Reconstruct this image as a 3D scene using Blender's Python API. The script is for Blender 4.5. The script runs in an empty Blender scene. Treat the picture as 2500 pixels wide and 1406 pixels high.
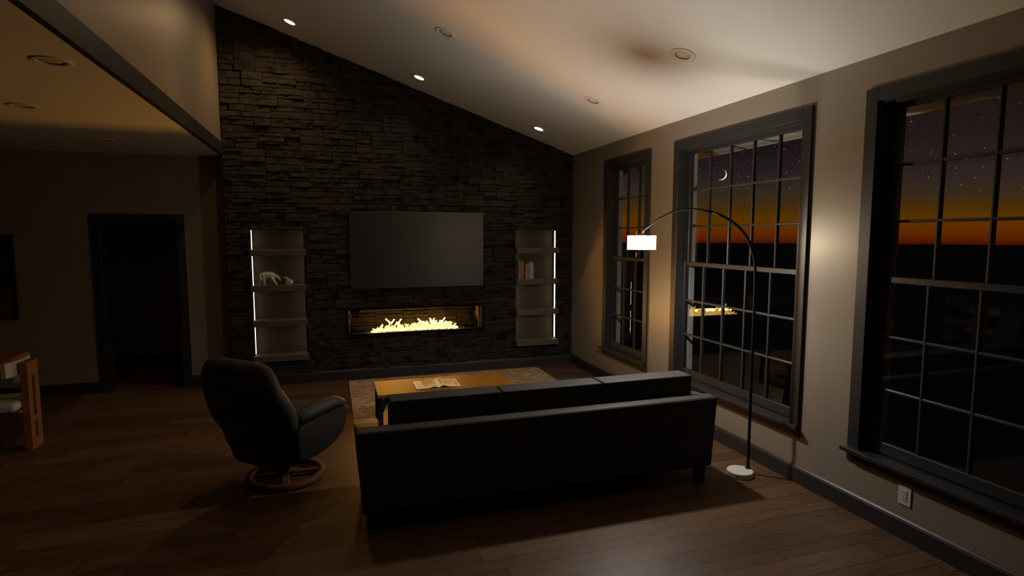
import bpy, bmesh, math, random
from mathutils import Vector, Matrix, noise
random.seed(7)
PI = math.pi
scn = bpy.context.scene
COL = scn.collection

# ------------------------------------------------------------------ helpers
def link(o):
    COL.objects.link(o)
    return o

def obj(name, bm, m, parent=None, smooth=False, label=None):
    me = bpy.data.meshes.new(name)
    bmesh.ops.recalc_face_normals(bm, faces=bm.faces)
    bm.to_mesh(me); bm.free()
    for x in (m if isinstance(m, (list, tuple)) else [m]):
        me.materials.append(x)
    if smooth:
        for p in me.polygons: p.use_smooth = True
    o = link(bpy.data.objects.new(name, me))
    if parent: o.parent = parent
    if label: o['label'] = label
    return o

def tag(o, label, cat, group=None):
    o['label'] = label; o['category'] = cat
    if group: o['group'] = group
    return o

def thing(name, label, cat, loc=(0, 0, 0), rotz=0, group=None):
    o = link(bpy.data.objects.new(name, None))
    o.location = loc; o.rotation_euler = (0, 0, rotz); o.empty_display_size = .1
    return tag(o, label, cat, group)

def struct(name, bm, m, smooth=False):
    o = obj(name, bm, m, None, smooth); o['kind'] = 'structure'; return o

def sempty(name, loc=(0, 0, 0)):
    o = link(bpy.data.objects.new(name, None)); o.location = loc; o['kind'] = 'structure'
    o.empty_display_size = .1
    return o

def dup(root, loc, rotz, label, group=None):
    r = root.copy(); link(r); r.location = loc; r.rotation_euler = (root.rotation_euler[0], root.rotation_euler[1], rotz)
    r['label'] = label
    if group: r['group'] = group
    for ch in list(root.children):
        c = ch.copy(); link(c); c.parent = r
        for g in ch.children:
            d = g.copy(); link(d); d.parent = c
    return r

def BM(): return bmesh.new()

def box(bm, x0, x1, y0, y1, z0, z1, bev=0., seg=2, mi=0):
    vs = [bm.verts.new(p) for p in ((x0,y0,z0),(x1,y0,z0),(x1,y1,z0),(x0,y1,z0),(x0,y0,z1),(x1,y0,z1),(x1,y1,z1),(x0,y1,z1))]
    fs = [bm.faces.new([vs[i] for i in f]) for f in ((0,3,2,1),(4,5,6,7),(0,1,5,4),(1,2,6,5),(2,3,7,6),(3,0,4,7))]
    for f in fs: f.material_index = mi
    if bev > 0:
        es = list({e for f in fs for e in f.edges})
        bmesh.ops.bevel(bm, geom=es, offset=bev, segments=seg, profile=.5, affect='EDGES')
    return bm

def hexa(bm, pts):
    vs = [bm.verts.new(p) for p in pts]
    for f in ((0,3,2,1),(4,5,6,7),(0,1,5,4),(1,2,6,5),(2,3,7,6),(3,0,4,7)):
        bm.faces.new([vs[i] for i in f])

def prism(bm, pts, axis, a, b, bev=0., seg=2):
    """polygon (u,v) extruded along axis from a to b"""
    def P(u, v, w):
        return {'x': (w, u, v), 'y': (u, w, v), 'z': (u, v, w)}[axis]
    A = [bm.verts.new(P(u, v, a)) for u, v in pts]
    B = [bm.verts.new(P(u, v, b)) for u, v in pts]
    n = len(pts)
    fs = [bm.faces.new(A), bm.faces.new(B[::-1])]
    for i in range(n): fs.append(bm.faces.new((A[i], B[i], B[(i+1) % n], A[(i+1) % n])))
    if bev > 0:
        es = list({e for f in fs[:2] for e in f.edges})
        bmesh.ops.bevel(bm, geom=es, offset=bev, segments=seg, profile=.5, affect='EDGES')
    return bm

def lathe(bm, prof, n=32, M=None, close=False, mi=0):
    rings = []
    for r, z in prof:
        if r < 1e-6:
            v = bm.verts.new((0, 0, z)); rings.append([v])
        else:
            rings.append([bm.verts.new((r*math.cos(2*PI*i/n), r*math.sin(2*PI*i/n), z)) for i in range(n)])
    pairs = list(zip(rings[:-1], rings[1:]))
    if close: pairs.append((rings[-1], rings[0]))
    for a, b in pairs:
        for i in range(n):
            j = (i+1) % n
            if len(a) == 1 and len(b) == 1: continue
            if len(a) == 1: f = bm.faces.new((a[0], b[i], b[j]))
            elif len(b) == 1: f = bm.faces.new((a[i], b[0], a[j]))
            else: f = bm.faces.new((a[i], b[i], b[j], a[j]))
            f.material_index = mi
    if M is not None:
        bmesh.ops.transform(bm, matrix=M, verts=[v for r in rings for v in r])
    return bm

def tube(bm, pts, rad, n=12, cap=True, sy=1.0):
    pts = [Vector(p) for p in pts]
    rr = rad if isinstance(rad, (list, tuple)) else [rad]*len(pts)
    rings = []; up = None
    for i, p in enumerate(pts):
        t = (pts[min(i+1, len(pts)-1)] - pts[max(i-1, 0)]).normalized()
        if up is None:
            up = t.orthogonal().normalized()
        else:
            up = (up - t*up.dot(t)).normalized()
        s = t.cross(up)
        rings.append([bm.verts.new(p + (up*math.cos(2*PI*k/n) + s*sy*math.sin(2*PI*k/n))*rr[i]) for k in range(n)])
    for a, b in zip(rings[:-1], rings[1:]):
        for k in range(n): bm.faces.new((a[k], a[(k+1) % n], b[(k+1) % n], b[k]))
    if cap:
        bm.faces.new(rings[0]); bm.faces.new(rings[-1][::-1])
    return bm

def loft(bm, secs, cap=True):
    rings = [[bm.verts.new(p) for p in s] for s in secs]
    n = len(rings[0])
    for a, b in zip(rings[:-1], rings[1:]):
        for k in range(n): bm.faces.new((a[k], a[(k+1) % n], b[(k+1) % n], b[k]))
    if cap:
        bm.faces.new(rings[0]); bm.faces.new(rings[-1][::-1])
    return bm

def grid_wall(bm, us, zs, holes, mk):
    """cells between sorted breaks us x zs unless inside a hole; mk(u0,u1,z0,z1) adds a solid"""
    us = sorted(set(us + [h[0] for h in holes] + [h[1] for h in holes]))
    zs = sorted(set(zs + [h[2] for h in holes] + [h[3] for h in holes]))
    for i in range(len(us)-1):
        j = 0
        while j < len(zs)-1:
            uc = (us[i]+us[i+1])/2
            def inh(k): return any(h[0] < uc < h[1] and h[2] < (zs[k]+zs[k+1])/2 < h[3] for h in holes)
            if inh(j): j += 1; continue
            k = j
            while k+1 < len(zs)-1 and not inh(k+1): k += 1
            mk(us[i], us[i+1], zs[j], zs[k+1]); j = k+1

# ------------------------------------------------------------------ materials
def newmat(name):
    m = bpy.data.materials.new(name); m.use_nodes = True
    nt = m.node_tree
    return m, nt, nt.nodes['Principled BSDF'], nt.nodes, nt.links

def mth(nt, op, a, b=None, c=None):
    n = nt.nodes.new('ShaderNodeMath'); n.operation = op
    for i, v in enumerate((a, b, c)):
        if v is None: continue
        if isinstance(v, (int, float)): n.inputs[i].default_value = v
        else: nt.links.new(v, n.inputs[i])
    return n.outputs[0]

def mixc(nt, f, a, b, mode='MIX'):
    n = nt.nodes.new('ShaderNodeMix'); n.data_type = 'RGBA'; n.blend_type = mode
    for s, v in ((n.inputs[0], f), (n.inputs[6], a), (n.inputs[7], b)):
        if isinstance(v, (int, float)): s.default_value = v
        elif isinstance(v, tuple): s.default_value = (*v, 1) if len(v) == 3 else v
        else: nt.links.new(v, s)
    return n.outputs[2]

def ramp(nt, f, stops):
    n = nt.nodes.new('ShaderNodeValToRGB'); nt.links.new(f, n.inputs[0])
    e = n.color_ramp.elements
    while len(e) < len(stops): e.new(.5)
    for i, (p, c) in enumerate(stops):
        e[i].position = p; e[i].color = (*c, 1)
    return n.outputs[0]

def coords(nt, scale=(1, 1, 1), kind='Object'):
    t = nt.nodes.new('ShaderNodeTexCoord'); mp = nt.nodes.new('ShaderNodeMapping')
    mp.inputs['Scale'].default_value = scale
    nt.links.new(t.outputs[kind], mp.inputs[0]); return mp.outputs[0]

def noi(nt, vec, scale, detail=4, dist=0, rough=.5):
    n = nt.nodes.new('ShaderNodeTexNoise'); n.inputs['Scale'].default_value = scale
    n.inputs['Detail'].default_value = detail; n.inputs['Distortion'].default_value = dist
    n.inputs['Roughness'].default_value = rough
    if vec is not None: nt.links.new(vec, n.inputs['Vector'])
    return n.outputs[0]

def bump(nt, bsdf, h, strength=.3, dist=.01):
    n = nt.nodes.new('ShaderNodeBump'); n.inputs['Strength'].default_value = strength
    n.inputs['Distance'].default_value = dist
    nt.links.new(h, n.inputs['Height']); nt.links.new(n.outputs[0], bsdf.inputs['Normal'])

def simple(name, col, rough=.5, spec=.5, var=.12, vscale=8, bs=0., bscale=60, metal=0., stretch=(1, 1, 1)):
    m, nt, b, N, L = newmat(name)
    v = coords(nt, stretch)
    f = noi(nt, v, vscale)
    lo = tuple(c*(1-var) for c in col); hi = tuple(min(1, c*(1+var)) for c in col)
    L.new(mixc(nt, f, lo, hi), b.inputs['Base Color'])
    b.inputs['Roughness'].default_value = rough
    b.inputs['Specular IOR Level'].default_value = spec
    b.inputs['Metallic'].default_value = metal
    if bs: bump(nt, b, noi(nt, v, bscale, 3), bs, .004)
    return m

def emis(name, col, strength):
    m, nt, b, N, L = newmat(name)
    b.inputs['Base Color'].default_value = (*[min(.8, c) for c in col], 1)
    b.inputs['Emission Color'].default_value = (*col, 1)
    b.inputs['Emission Strength'].default_value = strength
    return m

def wood(name, dark, light, rough=.45, axis=0, scale=1., spec=.4, coat=0.):
    m, nt, b, N, L = newmat(name)
    s = [14*scale]*3; s[axis] = 1.1*scale
    v = coords(nt, tuple(s))
    f = noi(nt, v, 1.6, 6, 1.2, .6)
    g = noi(nt, v, 7, 4, .3, .6)
    f2 = mth(nt, 'ADD', mth(nt, 'MULTIPLY', f, .7), mth(nt, 'MULTIPLY', g, .3))
    L.new(ramp(nt, f2, [(.32, dark), (.52, tuple((a+c)/2 for a, c in zip(dark, light))), (.7, light)]), b.inputs['Base Color'])
    b.inputs['Roughness'].default_value = rough; b.inputs['Specular IOR Level'].default_value = spec
    bump(nt, b, g, .12, .003)
    return m

M_wall = simple('beige_paint', (.225, .187, .142), .40, .9, .03, 1.5, .04, 220)
M_ceil = simple('ceiling_paint', (.68, .65, .60), .6, .35, .02, 1.5, .03, 260)
M_trim = simple('charcoal_trim_paint', (.020, .0205, .022), .42, .5, .12, 3, .05, 60, stretch=(1, 1, 8))
M_ext = simple('exterior_trim_paint', (.30, .31, .30), .5, .4, .06)
M_soffit = simple('soffit_boards', (.72, .68, .62), .6, .3, .1, 3, .2, 20, stretch=(30, 1, 1))
M_black = simple('black_metal', (.008, .008, .009), .6, .25, .2)
M_pole = simple('matte_black_paint', (.0035, .0035, .004), .6, .15, .2)
M_fp = simple('black_firebox_steel', (.004, .004, .0045), .7, .12, .2)
M_leather = simple('black_leather', (.046, .044, .042), .6, .2, .25, 6, .12, 130)
M_chairfab = simple('charcoal_leather', (.036, .033, .030), .6, .25, .2, 6, .12, 130)
M_ringwood = wood('cherry_wood', (.06, .018, .007), (.14, .05, .02), .6, 0, 1., .2)
M_tabletop = wood('honey_wood', (.17, .066, .003), (.31, .138, .006), .55, 0, .9, .25)
M_pine = wood('pine_wood', (.20, .085, .022), (.33, .15, .045), .55, 2, .8)
M_pinex = wood('pine_wood_top', (.20, .085, .022), (.33, .15, .045), .5, 1, .8)
M_shelf = wood('grey_oak', (.065, .050, .036), (.13, .10, .075), .5, 0, 1.6)
M_panel = simple('niche_panel', (.056, .045, .032), .6, .3, .05)
M_white = simple('white_fabric', (.55, .52, .47), .85, .2, .08, 20, .3, 160)
M_plate = simple('white_plastic', (.55, .52, .48), .35, .5, .03)
M_slot = simple('socket_slots', (.02, .02, .02), .6, .3)
M_base = simple('lamp_base_marble', (.62, .60, .54), .35, .5, .06)
M_bear = simple('ceramic', (.50, .46, .40), .4, .5, .04)
M_canring = simple('can_trim_paint', (.62, .58, .52), .45, .4, .03)
M_canin = simple('unlit_bulb', (.62, .46, .30), .5, .4, .05)
M_canbaf = simple('can_baffle', (.40, .33, .25), .5, .4, .05)
M_bulb = emis('downlight_bulb', (1, .93, .80), 9)
M_led = emis('led_strip', (1, .82, .58), 3.2)

def stone_mat(name, lo, hi):
    m, nt, b, N, L = newmat(name)
    v = coords(nt)
    g = N.new('ShaderNodeNewGeometry')
    n1 = noi(nt, v, 22, 8, .6, .65); n2 = noi(nt, coords(nt, (20, 9, 9)), 3, 6, 2.5, .7)
    c = mixc(nt, g.outputs['Random Per Island'], lo, hi)
    at = N.new('ShaderNodeAttribute'); at.attribute_name = 'rim_highlight'
    rim_highlight = mth(nt, 'MULTIPLY', at.outputs['Fac'], mth(nt, 'GREATER_THAN', noi(nt, coords(nt, (6, 6, 9)), 1, 2), .43))
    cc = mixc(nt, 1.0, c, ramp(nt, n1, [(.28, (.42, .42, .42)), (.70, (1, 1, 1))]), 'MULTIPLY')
    L.new(mixc(nt, mth(nt, 'MULTIPLY', rim_highlight, .75), cc, tuple(x_*3.0 for x_ in hi)), b.inputs['Base Color'])  # highlights along the stone edges painted in as a lighter colour
    b.inputs['Roughness'].default_value = .62; b.inputs['Specular IOR Level'].default_value = .35
    h = mth(nt, 'ADD', n1, mth(nt, 'MULTIPLY', n2, 1.4))
    bump(nt, b, h, 1., .030)
    return m
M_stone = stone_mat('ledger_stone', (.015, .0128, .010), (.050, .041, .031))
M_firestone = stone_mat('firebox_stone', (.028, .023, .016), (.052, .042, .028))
M_mortar = simple('dark_mortar', (.018, .016, .014), .9, .1)

def floor_mat():
    m, nt, b, N, L = newmat('walnut_floor_planks')
    t = N.new('ShaderNodeTexCoord'); sp = N.new('ShaderNodeSeparateXYZ'); L.new(t.outputs['Object'], sp.inputs[0])
    X, Y = sp.outputs[0], sp.outputs[1]
    # boards of three widths laid in turn: .131, .167 and .104 m
    P3 = .402
    r = mth(nt, 'DIVIDE', mth(nt, 'ADD', Y, 60*P3-2.58), P3); k3 = mth(nt, 'FLOOR', r); f3 = mth(nt, 'MULTIPLY', mth(nt, 'FRACT', r), P3)
    s1 = mth(nt, 'GREATER_THAN', f3, .131); s2 = mth(nt, 'GREATER_THAN', f3, .298)
    row = mth(nt, 'ADD', mth(nt, 'MULTIPLY', k3, 3), mth(nt, 'ADD', s1, s2))
    dist = mth(nt, 'MINIMUM', mth(nt, 'MINIMUM', f3, mth(nt, 'SUBTRACT', P3, f3)), mth(nt, 'MINIMUM', mth(nt, 'ABSOLUTE', mth(nt, 'SUBTRACT', f3, .131)), mth(nt, 'ABSOLUTE', mth(nt, 'SUBTRACT', f3, .298))))
    wn = N.new('ShaderNodeTexWhiteNoise'); wn.noise_dimensions = '1D'; L.new(row, wn.inputs['W'])
    xs = mth(nt, 'DIVIDE', mth(nt, 'ADD', X, mth(nt, 'ADD', mth(nt, 'MULTIPLY', wn.outputs[0], 7.3), 20)), 1.15)
    colm = mth(nt, 'FLOOR', xs); fc = mth(nt, 'FRACT', xs)
    cv = N.new('ShaderNodeCombineXYZ'); L.new(row, cv.inputs[0]); L.new(colm, cv.inputs[1])
    w2 = N.new('ShaderNodeTexWhiteNoise'); w2.noise_dimensions = '2D'; L.new(cv.outputs[0], w2.inputs['Vector'])
    pid = w2.outputs[0]
    gv = N.new('ShaderNodeCombineXYZ')
    L.new(mth(nt, 'MULTIPLY', X, 1.3), gv.inputs[0]); L.new(mth(nt, 'MULTIPLY', Y, 16), gv.inputs[1]); L.new(mth(nt, 'MULTIPLY', pid, 37), gv.inputs[2])
    g1 = noi(nt, gv.outputs[0], 1.1, 5, 2.8, .62); g2 = noi(nt, gv.outputs[0], 8, 5, .6, .7)
    gr = mth(nt, 'ADD', mth(nt, 'MULTIPLY', g1, .55), mth(nt, 'MULTIPLY', g2, .45))
    base = ramp(nt, gr, [(.32, (.036, .017, .007)), (.43, (.090, .047, .022)), (.50, (.140, .078, .040)), (.56, (.105, .055, .026)), (.66, (.165, .092, .046)), (.76, (.21, .085, .022))])
    tone = mth(nt, 'ADD', mth(nt, 'MULTIPLY', pid, .40), .58)
    tc = N.new('ShaderNodeCombineXYZ')
    for i in range(3): L.new(tone, tc.inputs[i])
    c = mixc(nt, 1., base, tc.outputs[0], 'MULTIPLY')
    e1 = mth(nt, 'LESS_THAN', dist, .0021)
    e2 = mth(nt, 'LESS_THAN', mth(nt, 'MINIMUM', fc, mth(nt, 'SUBTRACT', 1, fc)), .0018)
    seam = mth(nt, 'MAXIMUM', e1, e2)
    L.new(mixc(nt, seam, c, (.012, .007, .004)), b.inputs['Base Color'])
    b.inputs['Roughness'].default_value = .45; b.inputs['Specular IOR Level'].default_value = .26
    h = mth(nt, 'SUBTRACT', mth(nt, 'MULTIPLY', g2, .25), seam)
    bump(nt, b, h, .35, .002)
    return m
M_floor = floor_mat()

def rug_mat():
    m, nt, b, N, L = newmat('woven_jute')
    v = coords(nt, (1, 1, 1))
    w = N.new('ShaderNodeTexNoise'); mp = coords(nt, (7, 34, 1)); L.new(mp, w.inputs['Vector'])
    w.inputs['Scale'].default_value = 1.6; w.inputs['Detail'].default_value = 5; w.inputs['Distortion'].default_value = 1.3
    fine = noi(nt, coords(nt, (120, 60, 1)), 3, 2)
    f = mth(nt, 'ADD', mth(nt, 'MULTIPLY', w.outputs[0], .8), mth(nt, 'MULTIPLY', fine, .2))
    L.new(ramp(nt, f, [(.36, (.10, .055, .028)), (.5, (.44, .29, .165)), (.62, (.80, .60, .37))]), b.inputs['Base Color'])
    b.inputs['Roughness'].default_value = .95; b.inputs['Specular IOR Level'].default_value = .1
    bump(nt, b, f, 1., .02)
    return m
M_rug = rug_mat()

def glass_mat():
    m = bpy.data.materials.new('window_glass'); m.use_nodes = True; nt = m.node_tree; nt.nodes.clear()
    o = nt.nodes.new('ShaderNodeOutputMaterial'); mx = nt.nodes.new('ShaderNodeMixShader')
    ge = nt.nodes.new('ShaderNodeNewGeometry'); dt_ = nt.nodes.new('ShaderNodeVectorMath'); dt_.operation = 'DOT_PRODUCT'
    nt.links.new(ge.outputs['Incoming'], dt_.inputs[0]); nt.links.new(ge.outputs['Normal'], dt_.inputs[1])
    ic = mth(nt, 'SUBTRACT', 1., mth(nt, 'ABSOLUTE', dt_.outputs['Value']))
    fre = mth(nt, 'ADD', .085, mth(nt, 'MULTIPLY', mth(nt, 'POWER', ic, 5), .9))
    tr = nt.nodes.new('ShaderNodeBsdfTransparent'); gl = nt.nodes.new('ShaderNodeBsdfGlossy')
    tr.inputs[0].default_value = (.93, .95, .94, 1); gl.inputs['Roughness'].default_value = 0.0
    nt.links.new(fre, mx.inputs[0]); nt.links.new(tr.outputs[0], mx.inputs[1]); nt.links.new(gl.outputs[0], mx.inputs[2])
    nt.links.new(mx.outputs[0], o.inputs[0]); return m
M_glass = glass_mat()

def shade_mat():
    m = bpy.data.materials.new('lamp_shade_fabric'); m.use_nodes = True; nt = m.node_tree; nt.nodes.clear()
    o = nt.nodes.new('ShaderNodeOutputMaterial'); mx = nt.nodes.new('ShaderNodeMixShader'); ad = nt.nodes.new('ShaderNodeAddShader')
    tr = nt.nodes.new('ShaderNodeBsdfTransparent'); tr.inputs[0].default_value = (1, .93, .8, 1)
    df = nt.nodes.new('ShaderNodeBsdfDiffuse'); df.inputs[0].default_value = (.85, .83, .78, 1)
    em = nt.nodes.new('ShaderNodeEmission'); em.inputs[0].default_value = (1, .95, .86, 1); em.inputs[1].default_value = 2.6
    mx.inputs[0].default_value = .62
    nt.links.new(df.outputs[0], mx.inputs[1]); nt.links.new(tr.outputs[0], mx.inputs[2])
    nt.links.new(mx.outputs[0], ad.inputs[0]); nt.links.new(em.outputs[0], ad.inputs[1]); nt.links.new(ad.outputs[0], o.inputs[0])
    return m
M_shade = shade_mat()

def flame_mat():
    m, nt, b, N, L = newmat('flames')
    t = N.new('ShaderNodeTexCoord'); sp = N.new('ShaderNodeSeparateXYZ'); L.new(t.outputs['Object'], sp.inputs[0])
    h = mth(nt, 'DIVIDE', mth(nt, 'SUBTRACT', sp.outputs[2], .58), .2)
    n = noi(nt, coords(nt, (38, 38, 26)), 1, 3, 1.2)
    f = mth(nt, 'ADD', mth(nt, 'MULTIPLY', h, .55), mth(nt, 'MULTIPLY', n, .75))
    c = ramp(nt, f, [(.25, (1, .66, .22)), (.42, (1, .60, .16)), (.50, (1, .48, .02)), (.57, (1, .50, .035)), (.68, (1, .60, .17))])
    L.new(c, b.inputs['Emission Color'])
    L.new(mth(nt, 'ADD', mth(nt, 'MULTIPLY', n, 8.5), 1.6), b.inputs['Emission Strength'])
    b.inputs['Base Color'].default_value = (0, 0, 0, 1)
    return m
M_flame = flame_mat()
M_chip = simple('green_fire_glass', (.03, .30, .04), .15, .6, .4, 30)
M_screen = simple('tv_screen', (.012, .0118, .0115), .42, .5, .02)
M_bezel = simple('tv_bezel', (.05, .055, .06), .3, .5)

def page_mat(side):
    m, nt, b, N, L = newmat('magazine_page_' + side)
    t = N.new('ShaderNodeTexCoord'); sp = N.new('ShaderNodeSeparateXYZ'); L.new(t.outputs['UV'], sp.inputs[0])
    U, V = sp.outputs[0], sp.outputs[1]
    def rect(u0, u1, v0, v1):
        a = mth(nt, 'MULTIPLY', mth(nt, 'GREATER_THAN', U, u0), mth(nt, 'LESS_THAN', U, u1))
        c = mth(nt, 'MULTIPLY', mth(nt, 'GREATER_THAN', V, v0), mth(nt, 'LESS_THAN', V, v1))
        return mth(nt, 'MULTIPLY', a, c)
    uv = coords(nt, (1, 1, 1), 'UV')
    paper = (.52, .49, .46)
    lines = mth(nt, 'GREATER_THAN', mth(nt, 'SINE', mth(nt, 'MULTIPLY', V, 300)), .1)
    words = mth(nt, 'GREATER_THAN', noi(nt, coords(nt, (40, 48, 1), 'UV'), 1, 1), .42)
    ink = mth(nt, 'MULTIPLY', lines, words)
    if side == 'left':
        txt = mth(nt, 'MAXIMUM', rect(.08, .33, .06, .95), mth(nt, 'MAXIMUM', rect(.40, .66, .05, .2), rect(.70, .95, .05, .2)))
        c = mixc(nt, mth(nt, 'MULTIPLY', mth(nt, 'MULTIPLY', ink, txt), .55), paper, (.2, .19, .18))
        n = noi(nt, uv, 5, 5, .8)
        land = ramp(nt, mth(nt, 'ADD', mth(nt, 'MULTIPLY', n, .5), mth(nt, 'MULTIPLY', V, .6)), [(.35, (.42, .30, .20)), (.5, (.30, .20, .09)), (.6, (.10, .12, .02)), (.8, (.16, .17, .05))])
        c = mixc(nt, rect(.38, .97, .24, .97), c, land)
    else:
        txt = mth(nt, 'MAXIMUM', rect(.16, .38, .04, .22), mth(nt, 'MAXIMUM', rect(.42, .64, .04, .22), rect(.68, .9, .04, .22)))
        c = mixc(nt, mth(nt, 'MULTIPLY', mth(nt, 'MULTIPLY', ink, txt), .55), paper, (.2, .19, .18))
        n = noi(nt, uv, 6, 4, 1.)
        leaf = ramp(nt, n, [(.35, (.10, .12, .05)), (.5, (.22, .24, .14)), (.62, (.38, .30, .22))])
        vo = N.new('ShaderNodeTexVoronoi'); vo.inputs['Scale'].default_value = 9; L.new(uv, vo.inputs['Vector'])
        spots = mth(nt, 'MULTIPLY', mth(nt, 'LESS_THAN', vo.outputs['Distance'], .33), mth(nt, 'GREATER_THAN', noi(nt, uv, 4.2, 1), .5))
        leaf = mixc(nt, spots, leaf, (.55, .0, .12))
        vo2 = N.new('ShaderNodeTexVoronoi'); vo2.inputs['Scale'].default_value = 2.6; L.new(uv, vo2.inputs['Vector'])
        leaf = mixc(nt, mth(nt, 'LESS_THAN', vo2.outputs['Distance'], .28), leaf, (.34, .37, .29))
        c = mixc(nt, rect(.12, .93, .27, .98), c, leaf)
    L.new(c, b.inputs['Base Color']); b.inputs['Roughness'].default_value = .45
    return m

def art_mat():
    m, nt, b, N, L = newmat('landscape_print')
    t = N.new('ShaderNodeTexCoord'); sp = N.new('ShaderNodeSeparateXYZ'); L.new(t.outputs['Object'], sp.inputs[0])
    Z = sp.outputs[2]; X = sp.outputs[0]
    n = noi(nt, coords(nt, (10, 1, 24)), 1.6, 7, 1.5, .7)
    n2 = noi(nt, coords(nt, (9, 1, 9)), 2, 7, 1., .7)
    water = ramp(nt, n, [(.52, (.004, .005, .007)), (.62, (.03, .03, .03)), (.72, (.40, .36, .31))])
    rock = ramp(nt, n2, [(.4, (.006, .003, .002)), (.55, (.14, .05, .012)), (.66, (.30, .17, .08))])
    low = mth(nt, 'LESS_THAN', mth(nt, 'SUBTRACT', Z, mth(nt, 'MULTIPLY', n2, .12)), 1.19)
    mid = mth(nt, 'LESS_THAN', Z, 1.42)
    w2 = mixc(nt, mid, water, (.004, .005, .006))
    L.new(mixc(nt, low, w2, rock), b.inputs['Base Color']); b.inputs['Roughness'].default_value = .35
    return m

# ------------------------------------------------------------------ key numbers (metres)
XW = 3.291                 # inner face of the window wall
YS = 7.494                 # stone wall face
YL = 7.724                 # plain wall left of it
XS = -1.187                # left end of the stone wall
SL = .3384
def zc(x): return 2.970 + SL*(XW - x)    # sloped ceiling height
ZK = 2.79                  # kitchen ceiling
ZWIN0, ZWIN1 = .442, 2.686
WINS = [(5.499, 6.396), (3.350, 4.892), (1.222, 2.765)]
NICHES = [(-.912, -.303, .345, 1.92), (2.437, 3.041, .345, 1.92)]
FP = (.172, 1.985, .552, .912)
DOOR = (-2.530, -1.747, 0, 2.010)

# ------------------------------------------------------------------ shell
b = BM(); box(b, -6.2, 3.44, -3.2, 9.4, -.1, 0); struct('floor', b, M_floor)

b = BM()
def mkr(y0, y1, z0, z1): box(b, XW, XW+.15, y0, y1, z0, z1)
grid_wall(b, [-3.1, 7.75], [0, 3.02], [(a, c, ZWIN0-.03, ZWIN1) for a, c in WINS], mkr)
struct('wall_right', b, M_wall)

b = BM()
def mkl(x0, x1, z0, z1): box(b, x0, x1, YL, YL+.12, z0, z1)
grid_wall(b, [-6.1, XS+.02], [0, ZK+.05], [(DOOR[0], DOOR[1], -1, DOOR[3])], mkl)
struct('wall_front', b, M_wall)
b = BM(); box(b, XS-.008, XS-.001, YS-.036, YL+.02, 0, ZK-.006); struct('wall_return', b, M_mortar)
b = BM(); box(b, -6.2, -6.1, -3.1, YL, 0, ZK); struct('wall_left', b, M_wall)
b = BM(); box(b, -6.2, XW, -3.2, -3.1, 0, 4.6); struct('wall_back', b, M_wall)
b = BM(); box(b, -1.30, XS, -3.1, YS+.2, ZK+.002, 4.62); struct('wall_upper', b, M_wall)
b = BM(); box(b, -6.1, -1.25, 9.15, 9.25, 0, 2.5); box(b, -6.2, -6.1, 7.85, 9.2, 0, 2.5); box(b, -1.30, -1.2, 7.85, 9.2, 0, 2.5); struct('wall_hall', b, M_wall)
b = BM(); box(b, -6.1, -1.25, 7.844, 9.2, 2.45, 2.55); struct('ceiling_hall', b, M_ceil)

# ceilings with real holes for the cans
CAN_R = .068
n_up = Vector((SL, 0, 1)).normalized()
tilt = Matrix.Rotation(math.atan(SL), 4, 'Y')
def cut(o, spots, tilted):
    cb = BM()
    for x, y in spots:
        z = zc(x) if tilted else ZK
        M = Matrix.Translation((x, y, z)) @ (tilt if tilted else Matrix.Identity(4))
        lathe(cb, [(0, -.05), (CAN_R, -.05), (CAN_R, .085), (0, .085)], 32, M)
    me = bpy.data.meshes.new('c'); bmesh.ops.recalc_face_normals(cb, faces=cb.faces); cb.to_mesh(me); cb.free()
    co = link(bpy.data.objects.new('c', me))
    md = o.modifiers.new('holes', 'BOOLEAN'); md.operation = 'DIFFERENCE'; md.object = co; md.solver = 'EXACT'
    dg = bpy.context.evaluated_depsgraph_get()
    nm = bpy.data.meshes.new_from_object(o.evaluated_get(dg))
    o.modifiers.clear(); o.data = nm
    bpy.data.objects.remove(co)

LIT = [(-.36, 6.98), (1.066, 6.98), (2.586, 6.975)]
UNLIT = [(1.071, 5.397), (2.581, 5.392), (2.582, 3.841), (-.36, 5.397), (1.07, 3.841)]
KIT = [(-1.413, 3.787), (-2.108, 5.127), (-2.108, 6.677)]
b = BM()
x0, x1 = -1.31, XW+.16
hexa(b, [(x0, -3.1, zc(x0)), (x1, -3.1, zc(x1)), (x1, YS+.26, zc(x1)), (x0, YS+.26, zc(x0)),
         (x0, -3.1, zc(x0)+.14), (x1, -3.1, zc(x1)+.14), (x1, YS+.26, zc(x1)+.14), (x0, YS+.26, zc(x0)+.14)])
o = struct('ceiling', b, M_ceil); cut(o, LIT+UNLIT, True)
b = BM(); box(b, -6.15, -1.205, -3.1, YL+.1, ZK, ZK+.14); o = struct('ceiling_kitchen', b, M_ceil); cut(o, KIT, False)
b = BM(); box(b, -1.206, -1.166, -3.1, YS-.004, ZK-.001, 2.923); o = struct('trim_1', b, M_trim)

# stone wall: core, then the laid stones in front of it
holes_st = [(n[0], n[1], n[2], n[3]) for n in NICHES] + [FP]
b = BM()
def mks(x0, x1, z0, z1):
    t0, t1 = (min(z1, zc(x0)), min(z1, zc(x1)))
    if z1 > 4.0: t0, t1 = zc(x0), zc(x1)
    hexa(b, [(x0, YS+.026, z0), (x1, YS+.026, z0), (x1, YS+.25, z0), (x0, YS+.25, z0), (x0, YS+.026, t0), (x1, YS+.026, t1), (x1, YS+.25, t1), (x0, YS+.25, t0)])
grid_wall(b, [XS+.03, XW], [0, 4.6], holes_st, mks)
core = struct('wall_stone', b, M_mortar)

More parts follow.
